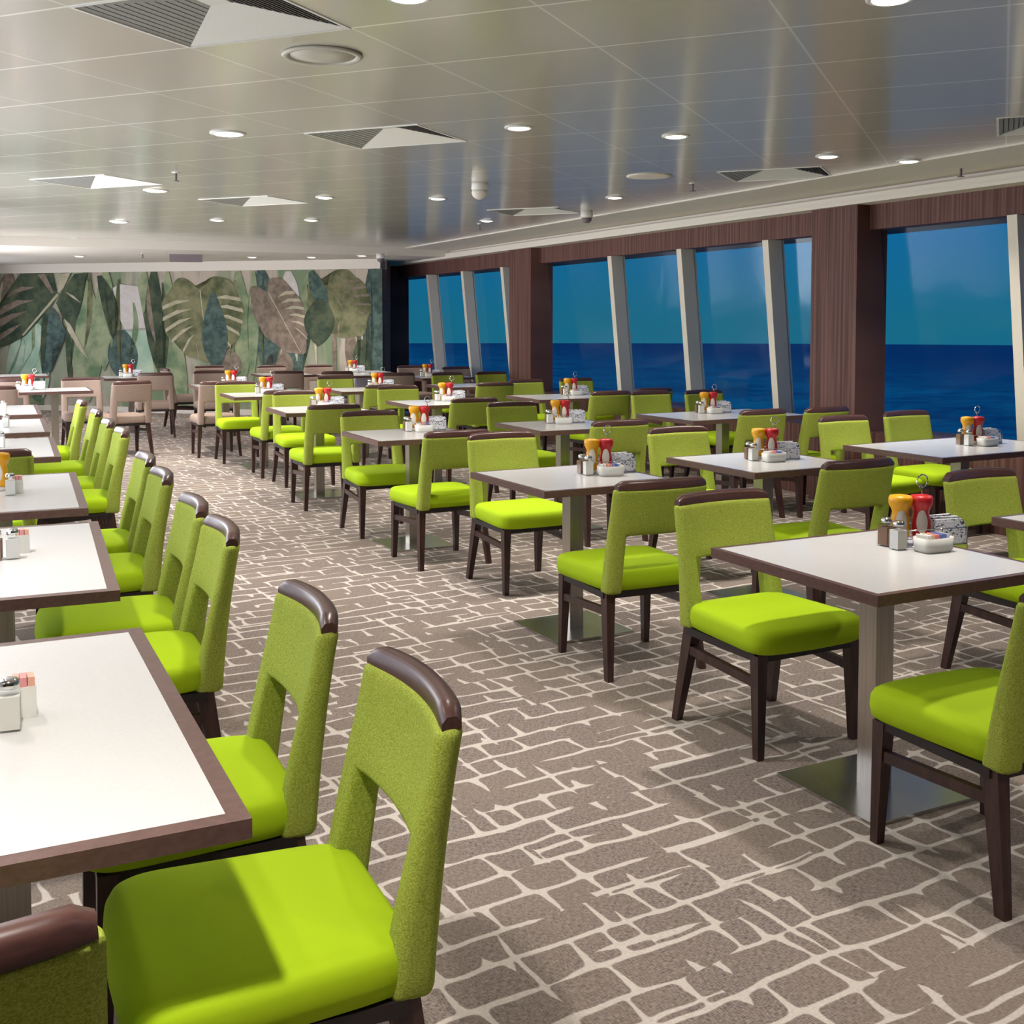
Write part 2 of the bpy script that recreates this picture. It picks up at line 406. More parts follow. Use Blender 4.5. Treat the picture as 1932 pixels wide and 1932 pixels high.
# background blades and patches
poly([(206, 548), (228, 536), (262, 540), (276, 622), (238, 626), (222, 590)], 2, 8); poly([(226, 622), (276, 618), (290, 690), (292, 730), (246, 730), (240, 676)], 2, 6); blade(150, 514, 165, 760, 34, 1, 5, 4); blade(202, 512, 196, 700, 20, 2, 5); blade(190, 520, 214, 640, 14, 3, 1, 8)
blade(292, 512, 306, 720, 17, 2, 1, -6); blade(275, 512, 262, 610, 12, 1, 5); blade(318, 600, 344, 800, 30, 2, 5, -10); blade(20, 512, 8, 600, 16, 1, 7); blade(318, 512, 322, 660, 10, 2, 5); blade(432, 660, 428, 720, 26, 2, 7)
blade(228, 622, 236, 725, 28, 3, 4); blade(60, 600, 20, 760, 34, 1, 6, 8); blade(60, 660, 72, 760, 26, 2, 6); blade(92, 560, 82, 720, 10, 3, 1); blade(128, 600, 132, 740, 5, 3, 1)
blade(450, 512, 462, 720, 18, 1, 5); blade(494, 510, 505, 720, 26, 2, 4, 6); blade(480, 512, 476, 720, 10, 3, 5); blade(590, 508, 578, 600, 14, 2, 5)
blade(548, 600, 560, 720, 22, 1, 4); blade(700, 508, 704, 720, 13, 2, 4, -5); blade(682, 640, 696, 720, 22, 3, 1); blade(660, 620, 668, 720, 12, 2, 7); blade(630, 600, 632, 712, 4, 3, 7)
blade(530, 660, 524, 720, 26, 2, 7); blade(545, 512, 552, 600, 16, 1, 8)
poly([(702, 500), (722, 500), (722, 740), (698, 740), (706, 640)], 6, 4)
for q in range(26):
    xx = 8 + q * 27.3; blade(xx, 512 + 60 * random.random(), xx + random.uniform(-14, 14), 640 + 90 * random.random(), random.uniform(2, 5), 3, random.choice((1, 5, 7, 2, 3)), random.uniform(-10, 10))
K = .38
def cp(pts, lay, mi): poly([(q[0] * K, 472 + q[1] * K) for q in pts], lay, mi)
# split leaf at the left: lobes hang from a knot, pale gaps between them
cp([(108, 118), (268, 112), (292, 222), (262, 276), (196, 352), (130, 424), (60, 462), (-20, 490), (-40, 330), (16, 276), (48, 200)], 5, 1)
for g in ([(60, 206), (120, 180), (184, 184), (120, 202), (44, 232)], [(14, 282), (90, 248), (176, 248), (100, 272), (-20, 336)], [(-20, 352), (60, 316), (140, 302), (70, 340), (-20, 398)], [(-20, 428), (50, 388), (116, 362), (60, 408), (-20, 462)], [(196, 122), (232, 116), (276, 212), (262, 214)]): cp(g, 7, 7)
cp([(378, 118), (444, 112), (412, 196), (414, 262), (398, 312), (366, 392), (318, 340), (284, 262), (312, 206)], 5, 1)
for g in ([(330, 206), (372, 226), (408, 262), (366, 236)], [(322, 338), (352, 366), (396, 452), (440, 540), (400, 500), (340, 400)], [(300, 118), (360, 112), (322, 190), (292, 214)]): cp(g, 7, 3)
cp([(262, 282), (300, 330), (330, 404), (318, 452), (262, 470), (254, 600), (206, 620), (226, 520), (236, 400), (246, 320)], 6, 4)
cp([(196, 360), (210, 376), (204, 470), (184, 560), (120, 640), (60, 660), (130, 560), (178, 470)], 8, 6); cp([(118, 430), (128, 470), (114, 560), (60, 640), (20, 660), (80, 560)], 8, 6)
cp([(92, 644), (190, 600), (210, 800), (120, 830)], 2, 5)
cp([(290, 214), (300, 222), (120, 424), (112, 420)], 8, 3)
monstera(384, 592, 76, 82, -6, 5, 2, 6); blade(404, 552, 408, 700, 24, 8, 4, 0, 1.3)
monstera(528, 590, 46, 78, -28, 6, 7, 7, 3, True); monstera(640, 570, 58, 66, -32, 4, 2, 6, 7); blade(606, 566, 600, 652, 28, 8, 1); blade(588, 512, 618, 590, 14, 7, 4)
wall_back = struct('wall_back', bm, wallm)
bm = bmesh.new()
a_, b_ = mural_r - MUN * .03, mural_l - MUN * .03
hexa(bm, [a_, a_ + Vector((0, 0, .09)), a_ + MUN * .028 + Vector((0, 0, .09)), a_ + MUN * .028], [b_, b_ + Vector((0, 0, .09)), b_ + MUN * .028 + Vector((0, 0, .09)), b_ + MUN * .028])
struct('baseboard_back', bm, M['matte_white'])
# matte soffit in front of the mural
sf = [(-3.37 + .903 * 2.6, 16.05 + .429 * 2.6), (-3.37 + .903 * 5.4, 16.05 + .429 * 5.4), tuple((mural_r + MUN * .5 + Vector((1.0, .2, 0)))[:2]), tuple((mural_l + MUN * .3 + MUD * .5)[:2]), (-3.37 - .903 * 9.2, 16.05 - .429 * 9.2)]
sf = [(-3.37 - .903 * 8.9, 16.05 - .429 * 8.9), (-3.37 + .903 * 4.3, 16.05 + .429 * 4.3), (-.75, 19.3), (-2.0, 18.3), tuple((mural_l + MUN * .2 + MUD * .5)[:2])]
bm = bmesh.new(); prism(bm, sf, 2.5, CZ); struct('trim_1', bm, M['matte_white'])
bm = bmesh.new()
a_, b_ = mural_r - MUN * .05 + Vector((0, 0, 2.35)), mural_l - MUN * .05 + Vector((0, 0, 2.35)); up = Vector((0, 0, .15))
hexa(bm, [a_, a_ + up, a_ + MUN * .3 + up, a_ + MUN * .3], [b_, b_ + up, b_ + MUN * .3 + up, b_ + MUN * .3]); struct('trim_2', bm, M['matte_white'])

# window wall -------------------------------------------------------
ZS, ZH, ZT = .62, 2.27, 2.47                  # sill, window head, wood top
def wbox(bm, u0, u1, c0, c1, z0, z1, mi=0):
    prism(bm, [tuple(wp(u0, c0)[:2]), tuple(wp(u0, c1)[:2]), tuple(wp(u1, c1)[:2]), tuple(wp(u1, c0)[:2])], z0, z1, mi)
bm = bmesh.new(); wbox(bm, -19.2, near_u, FACE, FACE + .54, 0, ZS); wbox(bm, -19.2, near_u, FACE, FACE + .5, ZH, ZT + .02)
wr = struct('wall_right', bm, M['panel_wood'])
cols = [(-19.9, -18.45), (-13.7, -13.06), (-7.66, -7.11), (-1.4, -.85), (4.0, 4.5)]
for i, (u0, u1) in enumerate(cols):
    bm = bmesh.new(); wbox(bm, u0, u1, FACE - .13, FACE + .19, 0, ZT)
    if i == 0:
        q0, q1 = mural_r, wp(-18.45, FACE - .13)
        prism(bm, [tuple((mural_r + MUD * -.0)[:2]), tuple((wp(-18.75, FACE - .1))[:2]), tuple(wp(-19.6, FACE + .0)[:2]), tuple((mural_r + MUN * .4)[:2])], 0, ZT)
    bevel(bm, .006, 1); struct('column', bm, M['panel_wood'])
# windows: leaning glass, cream mullions
TILT = .095
def cg(z): return 6.72 + TILT * (2.28 - z)
mull = [.9665 * q for q in (-17.55, -16.07, -14.62, -11.59, -10.13, -8.67, -5.84, -4.38, -2.92, 0.0, 1.46, 2.92)]
for wi, (c0, c1) in enumerate(zip(cols, cols[1:])):
    ua_, ub_ = c0[1], c1[0]
    we = empty('window_%d' % (wi + 1)); we['kind'] = 'structure'
    edges = [ua_] + [q for q in mull if ua_ + .1 < q < ub_ + .15] + [ub_]
    for k, q in enumerate(edges[1:-1]):
        bm = bmesh.new()
        u0, u1 = q - .085, q
        d = .15
        hexa(bm, [wp(u0, cg(ZS) - d, ZS), wp(u1, cg(ZS) - d, ZS), wp(u1, cg(ZS) + .03, ZS), wp(u0, cg(ZS) + .03, ZS)], [wp(u0, cg(ZH) - d, ZH), wp(u1, cg(ZH) - d, ZH), wp(u1, cg(ZH) + .03, ZH), wp(u0, cg(ZH) + .03, ZH)])
        bevel(bm, .008, 1); mesh_obj('mullion', bm, M['cream_frame'], we)
    for e0, e1 in zip(edges, edges[1:]):
        if e1 - e0 < .12: continue
        bm = bmesh.new(); g = .012
        hexa(bm, [wp(e0, cg(ZS), ZS), wp(e1, cg(ZS), ZS), wp(e1, cg(ZS) + g, ZS), wp(e0, cg(ZS) + g, ZS)], [wp(e0, cg(ZH), ZH), wp(e1, cg(ZH), ZH), wp(e1, cg(ZH) + g, ZH), wp(e0, cg(ZH) + g, ZH)])
        mesh_obj('pane', bm, M['pane'], we)
# cornice along the window wall and flat matte ceiling border
prof = [(5.82, CZ), (5.82, CZ - .012), (FACE - .06, CZ - .03), (FACE - .06, CZ - .055), (FACE - .13, CZ - .06), (FACE - .15, CZ - .075), (FACE - .15, ZT + .03), (FACE - .17, ZT + .03), (FACE - .17, ZT), (FACE + .5, ZT), (FACE + .5, CZ)]
bm = bmesh.new()
pa = [bm.verts.new(wp(-19.0, c, z)) for c, z in prof]; pb = [bm.verts.new(wp(near_u, c, z)) for c, z in prof]
n = len(prof)
for i in range(n): bm.faces.new((pa[i], pa[(i + 1) % n], pb[(i + 1) % n], pb[i]))
bm.faces.new(pa[::-1]); bm.faces.new(pb); bmesh.ops.triangulate(bm, faces=[f for f in bm.faces if len(f.verts) > 4])
struct('trim_right', bm, M['matte_white'])
# left side: wall with wide windows (out of the picture, lets the daylight in), wall behind the camera
NL = -LWN; bm = bmesh.new()
def lbox(bm, t0, t1, z0, z1, d=.22):
    p0, p1 = LW0 + LWD * t0, LW0 + LWD * t1
    prism(bm, [tuple(p0[:2]), tuple(p1[:2]), tuple((p1 + NL * d)[:2]), tuple((p0 + NL * d)[:2])], z0, z1)
LL = (LW1 - LW0).length
lbox(bm, 0, LL, 0, .6); lbox(bm, 0, LL, 2.3, CZ)
e_ = [0] + [v for c in (2.2, 5.4, 8.6, 11.8, 15.0, 18.0) for v in (c - 1.15, c + 1.15)] + [LL]
for t0, t1 in zip(e_[::2], e_[1::2]): lbox(bm, t0, t1, .6, 2.3)
prism(bm, [tuple(LW1[:2]), tuple(back_l[:2]), tuple((back_l + Vector((-.2, 0, 0)))[:2]), tuple((LW1 + NL * .2)[:2])], 0, CZ)
struct('wall_left', bm, M['left_wall'])
bm = bmesh.new(); q0, q1 = wp(near_u, FACE + .5), back_l; nb = Vector((0, -.2, 0))
prism(bm, [tuple(q0[:2]), tuple(q1[:2]), tuple((q1 + nb)[:2]), tuple((q0 + nb)[:2])], 0, CZ); struct('wall_front', bm, M['brown_wall'])
# sea far below
bm = bmesh.new(); cs = [bm.verts.new((800 * math.cos(2 * math.pi * i / 96), 800 * math.sin(2 * math.pi * i / 96), -13.85)) for i in range(96)]
bm.faces.new(cs); tag(mesh_obj('sea', bm, M['sea']), 'deep blue sea stretching to the horizon outside the windows', 'sea', kind='stuff')

# ------------------------------------------------------------------ chair
def make_chair(seat_m, back_m, name='dining_chair'):
    root = empty(name)
    # seat cushion
    bm = bmesh.new(); N = 48
    def outline_(inset):
        pts = []
        for i in range(N):
            th = 2 * math.pi * i / N; c, s = math.cos(th), math.sin(th); e = .27
            X = math.copysign(abs(c) ** e, c); Y = math.copysign(abs(s) ** e, s)
            yy = .012 + Y * .238; hw = .243 + .016 * (yy / .25)
            if Y > 0: yy += .018 * (1 - X * X) * Y
            pts.append((X * (hw - inset), .012 + (yy - .012) * (1 - inset / .24)))
        return pts
    prof = [(.012, .372), (.001, .380), (-.003, .408), (-.001, .436), (.006, .451), (.017, .459), (.055, .466), (.12, .472), (.18, .473)]
    rings = [[bm.verts.new((p[0], p[1], z)) for p in outline_(i)] for i, z in prof]
    for a, b2 in zip(rings, rings[1:]):
        for i in range(N): bm.faces.new((a[i], a[(i + 1) % N], b2[(i + 1) % N], b2[i]))
    bm.faces.new(rings[0][::-1]); bm.faces.new(rings[-1])
    mesh_obj('seat', bm, seat_m, root, smooth=True)
    # upholstered back: two thick posts joined by a curved panel, open slot below
    bm = bmesh.new()
    xs = [-.236, -.215, -.19, -.166, -.12, -.08, -.04, 0, .04, .08, .12, .166, .19, .215, .236]
    zs = [.366, .41, .45, .50, .56, .62, .66, .71, .76, .80, .822]
    def yc(z): f = (z - .366) / .456; return -.205 - .072 * f - .020 * math.sin(math.pi * f) * -.3
    def th(z): f = (z - .366) / .456; return .088 - .036 * min(1, f * 1.25)
    def P(x, z, side):
        k = 1 - .04 * ((z - .366) / .456); bow = .036 * (1 - (x / .236) ** 2) * min(1, max(0, (z - .40) / .3))
        edge = .012 * (abs(x) > .23)
        return Vector((x * k, yc(z) - bow + (th(z) / 2 - edge) * side, z))
    fr = {}; bk = {}
    def cell(i, j): return (abs((xs[i] + xs[i + 1]) / 2) > .165) or zs[j] >= .6199
    cells = [(i, j) for i in range(len(xs) - 1) for j in range(len(zs) - 1) if cell(i, j)]
    def gv(d, i, j, s):
        if (i, j) not in d: d[(i, j)] = bm.verts.new(P(xs[i], zs[j], s))
        return d[(i, j)]
    cnt = {}
    for i, j in cells:
        q = [(i, j), (i + 1, j), (i + 1, j + 1), (i, j + 1)]
        bm.faces.new([gv(fr, *c, 1) for c in q]); bm.faces.new([gv(bk, *c, -1) for c in q[::-1]])
        for a, c in zip(q, q[1:] + q[:1]): k = (a, c); cnt[k] = cnt.get(k, 0) + 1
    for a, c in list(cnt):
        if (c, a) not in cnt: bm.faces.new((fr[c], fr[a], bk[a], bk[c]))
    bmesh.ops.recalc_face_normals(bm, faces=bm.faces)
    bevel(bm, .013, 3, 50)
    o = mesh_obj('backrest', bm, back_m, root, smooth=True)
    # top rail
    bm = bmesh.new(); rings = []
    for k in range(17):
        x = -.222 + .444 * k / 16; e = max(0, abs(x) - .19) / .032
        z0, z1 = .820, .858 - .014 * e ** 2 + .004 * (1 - (x / .22) ** 2); y = yc(.83) - .036 * (1 - (x / .236) ** 2)
        w = .0215 - .003 * e
        sec = [(-w, z0), (-w, z1 - .012), (-w + .010, z1 - .001), (w - .010, z1 - .001), (w, z1 - .012), (w, z0)]
        rings.append([bm.verts.new((x * .975, y + dy, zz)) for dy, zz in sec])
    for a, b2 in zip(rings, rings[1:]):
        for i in range(6): bm.faces.new((a[i], a[(i + 1) % 6], b2[(i + 1) % 6], b2[i]))
    bm.faces.new(rings[0][::-1]); bm.faces.new(rings[-1])
    o = mesh_obj('top_rail', bm, M['rail_wood'], root); smooth_by_angle(o, 50)
    # legs
    def leg(top, foot, s0, s1, zt):
        bm = bmesh.new()
        A = [(top[0] + dx * s0[0] / 2, top[1] + dy * s0[1] / 2, zt) for dx, dy in ((-1, -1), (1, -1), (1, 1), (-1, 1))]
        B = [(foot[0] + dx * s1[0] / 2, foot[1] + dy * s1[1] / 2, 0) for dx, dy in ((-1, -1), (1, -1), (1, 1), (-1, 1))]
        hexa(bm, B, A); bevel(bm, .005, 2); mesh_obj('leg', bm, M['dark_wood'], root)
    for s in (-1, 1):
        leg((s * .214, .200), (s * .221, .212), (.044, .044), (.028, .028), .366)
        leg((s * .206, -.192), (s * .232, -.252), (.042, .056), (.028, .032), .366)
        bm = bmesh.new()
        hexa(bm, [(s * .220 - .011, .195, .250), (s * .220 + .011, .195, .250), (s * .220 + .011, .195, .282), (s * .220 - .011, .195, .282)],
             [(s * .218 - .011, -.205, .272), (s * .218 + .011, -.205, .272), (s * .218 + .011, -.205, .304), (s * .218 - .011, -.205, .304)])
        mesh_obj('stretcher', bm, M['dark_wood'], root)
    bm = bmesh.new()
    for c, s in (((0, .205, .358), (.45, .034, .028)), ((0, -.2, .358), (.43, .034, .028)), ((-.218, 0, .358), (.03, .40, .028)), ((.218, 0, .358), (.03, .40, .028))): box(bm, c, s)
    mesh_obj('seat_frame', bm, M['black_frame'], root)
    return root
lime = make_chair(M['seat'], M['back']); lime_used = [False]
beige = make_chair(M['beige'], M['beige']); beige_used = [False]
G_LIME, G_BEIGE = 'lime green dining chairs', 'beige dining chairs'
def chair(x, y, az, label, kind='lime'):
    src, used, grp = (lime, lime_used, G_LIME) if kind == 'lime' else (beige, beige_used, G_BEIGE)
    o = src if not used[0] else copy_tree(src); used[0] = True
    o.location = (x, y, 0); o.rotation_euler = (0, 0, -R(az))
    return tag(o, label, 'chair', grp)

# ------------------------------------------------------------------ tables
def make_table(name, w, d, bw, plate=(.44, .44)):
    """origin at the centre on the floor; w along local x, d along local y"""
    root = empty(name)
    bm = bmesh.new(); box(bm, (0, 0, .7455), (w - 2 * bw, d - 2 * bw, .029)); mesh_obj('tabletop', bm, M['laminate'], root)
    bm = bmesh.new()
    i_, o_ = [(sx * (w / 2 - bw), sy * (d / 2 - bw)) for sx, sy in ((-1, -1), (1, -1), (1, 1), (-1, 1))], [(sx * w / 2, sy * d / 2) for sx, sy in ((-1, -1), (1, -1), (1, 1), (-1, 1))]
    for k in range(4):
        k2 = (k + 1) % 4
        hexa(bm, [(*o_[k], .728), (*o_[k2], .728), (*i_[k2], .728), (*i_[k], .728)], [(*o_[k], .7598), (*o_[k2], .7598), (*i_[k2], .7598), (*i_[k], .7598)])
    bmesh.ops.remove_doubles(bm, verts=bm.verts, dist=1e-5)
    mesh_obj('edge_band', bm, M['band_wood'], root)
    bm = bmesh.new(); box(bm, (0, 0, .37), (.076, .076, .716)); bevel(bm, .006, 2); mesh_obj('pole', bm, M['steel'], root)
    bm = bmesh.new(); box(bm, (0, 0, .006), (*plate, .012)); bevel(bm, .002, 1); mesh_obj('base_plate', bm, M['plate'], root)
    bm = bmesh.new(); box(bm, (0, 0, .7225), (.34, .34, .010)); mesh_obj('mounting_plate', bm, M['black_frame'], root)
    return root
protos = {'square': make_table('square_table', .76, .76, .022), 'wide': make_table('wide_table', 1.2, .76, .022, (.40, .36)), 'long': make_table('long_table', .66, 1.213, .034, (.20, .40))}
pused = set()
TABLES = {}
def table(key, kind, N, az, label, group):
    """N = the corner nearest the camera, az = bearing of the depth side"""
    t_ = R(az); a = Vector((math.sin(t_), math.cos(t_))); b2 = Vector((math.cos(t_), -math.sin(t_)))
    w, d = {'square': (.76, .76), 'wide': (1.2, .76), 'long': (-.66, 1.213)}[kind]
    c = Vector(N) + a * d / 2 + b2 * w / 2
    o = protos[kind] if kind not in pused else copy_tree(protos[kind]); pused.add(kind)
    o.location = (c.x, c.y, 0); o.rotation_euler = (0, 0, -t_)
    tag(o, label, 'table', group); TABLES[key] = (c, t_)
    return o
ORD = ['first', 'second', 'third', 'fourth', 'fifth', 'sixth']
GA, GM, GW, GL, GB = 'square tables along the right side of the aisle', 'square tables of the middle row', 'wide tables beside the windows', 'long tables left of the aisle', 'tables of the beige section'
PH = {}
for key, n, N, az in (('R1', 0, (1.02, 3.121), -27.1), ('R2', 1, (.145, 5.052), -28.0), ('R3', 2, (-.855, 7.184), -26.0), ('R4', 3, (-1.88, 9.371), -24.5), ('R5', 4, (-2.80, 11.37), -25)):
    PH[key] = '%s table right of the aisle' % ORD[n]
    table(key, 'square', N, az, 'square white-topped %s' % PH[key] + (' with its base plate showing' if n == 0 else ' counted from the front'), GA)
for key, n, N, az in (('Q1', 0, (2.237, 3.729), -28), ('Q2', 1, (1.226, 5.677), -27.9), ('Q3', 2, (.197, 7.845), -25.5), ('Q4', 3, (-.896, 10.194), -25), ('Q5', 4, (-1.85, 12.25), -25)):
    PH[key] = '%s table of the middle row' % ORD[n]
    table(key, 'square', N, az, 'square white-topped %s' % PH[key] + (' cut by the right picture edge' if n == 0 else ' right of the aisle tables'), GM)
for key, n, N, az in (('P2', 0, (2.413, 6.308), -28.6), ('P3', 1, (1.395, 8.665), -29), ('P4', 2, (.27, 11.0), -26), ('P5', 3, (-.72, 13.05), -25)):
    PH[key] = '%s table of the window row' % ORD[n]
    table(key, 'wide', N, az, 'wide white-topped %s counted from the front' % PH[key], GW)
for key, n, N, az in (('T1', 0, (-.401, 1.709), -25.9), ('T2', 1, (-1.118, 3.193), -22.9), ('T3', 2, (-1.74, 4.614), -23.4), ('T4', 3, (-2.557, 6.382), -23.9), ('T5', 4, (-3.203, 7.816), -24.3), ('T6', 5, (-3.88, 9.31), -24.5)):
    PH[key] = '%s table left of the aisle' % ORD[n]
    table(key, 'long', N, az, 'long white-topped %s%s' % (PH[key], ' filling the lower left corner' if n == 0 else ' counted from the front'), GL)
for key, kind, N, az, ph in (('R6', 'square', (-3.62, 13.04), -25, 'beige table behind the last lime chair'), ('Q6', 'square', (-3.52, 15.93), -25, 'table under the right edge of the large split leaf'),
                             ('P6', 'square', (-2.55, 15.70), -25, 'table before the dark leaves of the mural'), ('P7', 'square', (-2.46, 16.7), -25, 'farthest table, with the hanging white napkin'),
                             ('P8', 'square', (-1.2, 15.2), -25, 'table below the farthest window'), ('B1', 'square', (-5.321, 12.174), -25, 'table past the end of the left row'),
                             ('B2', 'square', (-5.45, 15.1), -25, 'table under the mural pale patch'), ('B3', 'square', (-7.2, 15.6), -25, 'table at the far left before the mural')):
    PH[key] = ph
    table(key, kind, N, az, 'white-topped ' + ph, GB)

# ------------------------------------------------------------------ chairs (x, y, bearing they face)
lab_near = 'lime chair, back to the camera, at the %s'
lab_far = 'lime chair facing the camera across the %s'
for key, x, y, az in (('R2', .52, 5.05, -24), ('R3', -.47, 7.184, -28), ('R4', -1.559, 9.382, -25), ('R5', -2.325, 11.27, -25), ('Q2', 1.556, 5.715, -26), ('Q3', .61, 7.922, -26), ('Q4', -.449, 10.147, -25), ('Q5', -1.467, 12.236, -25)):
    chair(x, y, az, lab_near % PH[key])
for key, x, y, az in (('R1', .956, 4.159, 152.4), ('Q1', 2.233, 4.80, 152), ('R2', .066, 6.531, 153), ('R3', -.943, 8.171, 155), ('R4', -1.96, 10.60, 155), ('R5', -2.97, 12.343, 156), ('Q2', 1.179, 6.893, 153), ('Q3', .115, 9.124, 155), ('Q4', -1.07, 11.506, 155), ('Q5', -2.045, 13.577, 155)):
    chair(x, y, az, lab_far % PH[key])
chair(1.361, 3.148, -25, 'large lime green chair in the right foreground, its back cut by the picture edge')
for key, sd, x, y, az in (('P2', 'left', 2.471, 7.723, 153), ('P2', 'right', 3.074, 8.176, 153), ('P3', 'left', 1.464, 10.609, 152), ('P3', 'right', 1.999, 10.75, 152), ('P4', 'left', .286, 12.755, 153), ('P4', 'right', .883, 13.061, 153), ('P5', 'left', -.72, 14.55, 153), ('P5', 'right', -.15, 14.78, 153)):
    chair(x, y, az, '%s lime chair facing the camera across the %s' % (sd, PH[key]))
for key, sd, x, y, az in (('P3', 'left', 1.78, 8.845, -28), ('P3', 'right', 2.33, 9.075, -28), ('P4', 'left', .82, 11.12, -27), ('P4', 'right', 1.30, 11.62, -27)):
    chair(x, y, az, '%s lime chair, back to the camera, at the %s' % (sd, PH[key]))
chair(-.309, 12.653, -26, 'lime chair, back to the camera, at the fourth table of the window row')
for key, sd, x, y in (('T1', 'nearer', -.451, 2.002), ('T1', 'farther', -.761, 2.61), ('T2', 'nearer', -1.227, 3.603), ('T2', 'farther', -1.465, 4.115), ('T3', 'nearer', -1.835, 4.92), ('T3', 'farther', -2.105, 5.53), ('T4', 'nearer', -2.698, 6.906), ('T4', 'farther', -3.002, 7.514), ('T5', 'nearer', -3.401, 8.389), ('T5', 'farther', -3.907, 9.424)):
    if (key, sd) == ('T5', 'farther'): key, sd = 'T6', 'only'
    chair(x, y, -114.5, '%s lime chair on the aisle side of the %s' % (sd, PH[key]))
chair(-.803, 1.43, -27, 'lime green chair seen from behind in the bottom left corner')
chair(-2.853, 6.11, -25, 'lime chair at the near end of the fourth left table, seen from behind')
for x, y, az, lb in ((-3.40, 12.92, -25, 'beige chair behind the last lime chair beside the aisle'), (-3.977, 15.075, 155, 'beige chair facing the camera under the large split leaf of the mural'),
                     (-3.16, 15.56, -25, 'beige chair seen from behind below the dark upright mural blade'), (-3.55, 17.0, 155, 'beige chair facing the camera below the right rim of the large split leaf'), (-2.85, 17.1, 155, 'beige chair facing the camera below the dark oval mural leaf'),
                     (-2.47, 15.46, -25, 'beige chair seen from behind left of the hanging napkin'), (-5.02, 13.26, 152, 'beige chair facing the camera behind the table at the end of the left row'), (-4.45, 12.93, -38, 'beige chair turned aside at the end of the left row of lime chairs'),
                     (-4.74, 14.98, -20, 'beige chair seen from behind in the gap at the head of the aisle'), (-4.713, 16.3, 60, 'beige chair side-on beyond the head of the aisle'), (-4.45, 16.9, 150, 'beige chair facing the camera close to the mural at the head of the aisle'),
                     (-6.013, 13.463, -25, 'beige chair seen from behind at the left picture edge'), (-5.483, 11.94, -25, 'nearer beige chair at the left picture edge, mostly cut off'),
                     (-.70, 16.42, 153, 'beige chair facing the camera under the second pane of the far windows'), (-1.40, 16.86, 153, 'beige chair facing the camera at the dark corner of the room'), (-1.60, 14.97, -25, 'beige chair seen from behind right of the hanging napkin')):
    chair(x, y, az, lb, 'beige')

# ------------------------------------------------------------------ condiments
def oval_label(bm, a0, rx, ry, cz, half, hz, sx=1.0, sy=1.0, r=None, n=20):
    """oval sticker wrapped on a bottle of radius r(z)"""
    c = bm.verts.new((math.cos(a0) * r(cz) * sx, math.sin(a0) * r(cz) * sy, cz)); rim = []
    for i in range(n):
        th = 2 * math.pi * i / n; a = a0 + half * math.cos(th); z = cz + hz * math.sin(th)
        rim.append(bm.verts.new((math.cos(a) * r(z) * sx, math.sin(a) * r(z) * sy, z)))
    mid = []
    for i in range(n):
        th = 2 * math.pi * i / n; a = a0 + half * .55 * math.cos(th); z = cz + hz * .55 * math.sin(th)
        mid.append(bm.verts.new((math.cos(a) * r(z) * sx, math.sin(a) * r(z) * sy, z)))
    for i in range(n):
        bm.faces.new((c, mid[i], mid[(i + 1) % n])); bm.faces.new((mid[i], rim[i], rim[(i + 1) % n], mid[(i + 1) % n]))
def interp(prof):
    def f(z):
        for (r0, z0), (r1, z1) in zip(prof, prof[1:]):
            if z0 <= z <= z1: return (r0 + (r1 - r0) * (z - z0) / max(1e-6, z1 - z0)) * 1.015 + .0006
        return prof[-1][0]
    return f
def make_bottle(name, m_, flare):
    root = empty(name)
    prof = [(.026, .018), (.030, .030), (.032, .055), (.0305, .085), (.027, .105), (.0275, .116), (.029 + flare * .5, .128), (.031 + flare, .140), (.032 + flare, .150), (.032 + flare, .160), (.028 + flare, .168), (.014, .172)]
    bm = bmesh.new(); lathe(bm, prof, 22); body = mesh_obj('bottle_body', bm, m_, root, smooth=True)
    bm = bmesh.new(); lathe(bm, [(.024, 0), (.025, .004), (.025, .016), (.020, .019)], 20); mesh_obj('cap', bm, M['bottle_cap'], root, smooth=True)
    bm = bmesh.new(); oval_label(bm, R(-118), 0, 0, .082, .62, .040, r=interp(prof)); mesh_obj('bottle_label', bm, M['label_white'], body, smooth=True)
    return root
def make_shaker(name, fill):
    root = empty(name)
    bm = bmesh.new(); box(bm, (0, 0, .040), (.044, .044, .078)); bevel(bm, .006, 2); mesh_obj('glass', bm, M['shaker_glass'], root)
    bm = bmesh.new(); box(bm, (0, 0, .035), (.039, .039, .062)); bevel(bm, .004, 1); mesh_obj('filling', bm, fill, root)
    bm = bmesh.new(); lathe(bm, [(.018, .079), (.0195, .081), (.0195, .090), (.016, .096), (.008, .098)], 18); mesh_obj('shaker_cap', bm, M['chrome'], root, smooth=True)
    return root
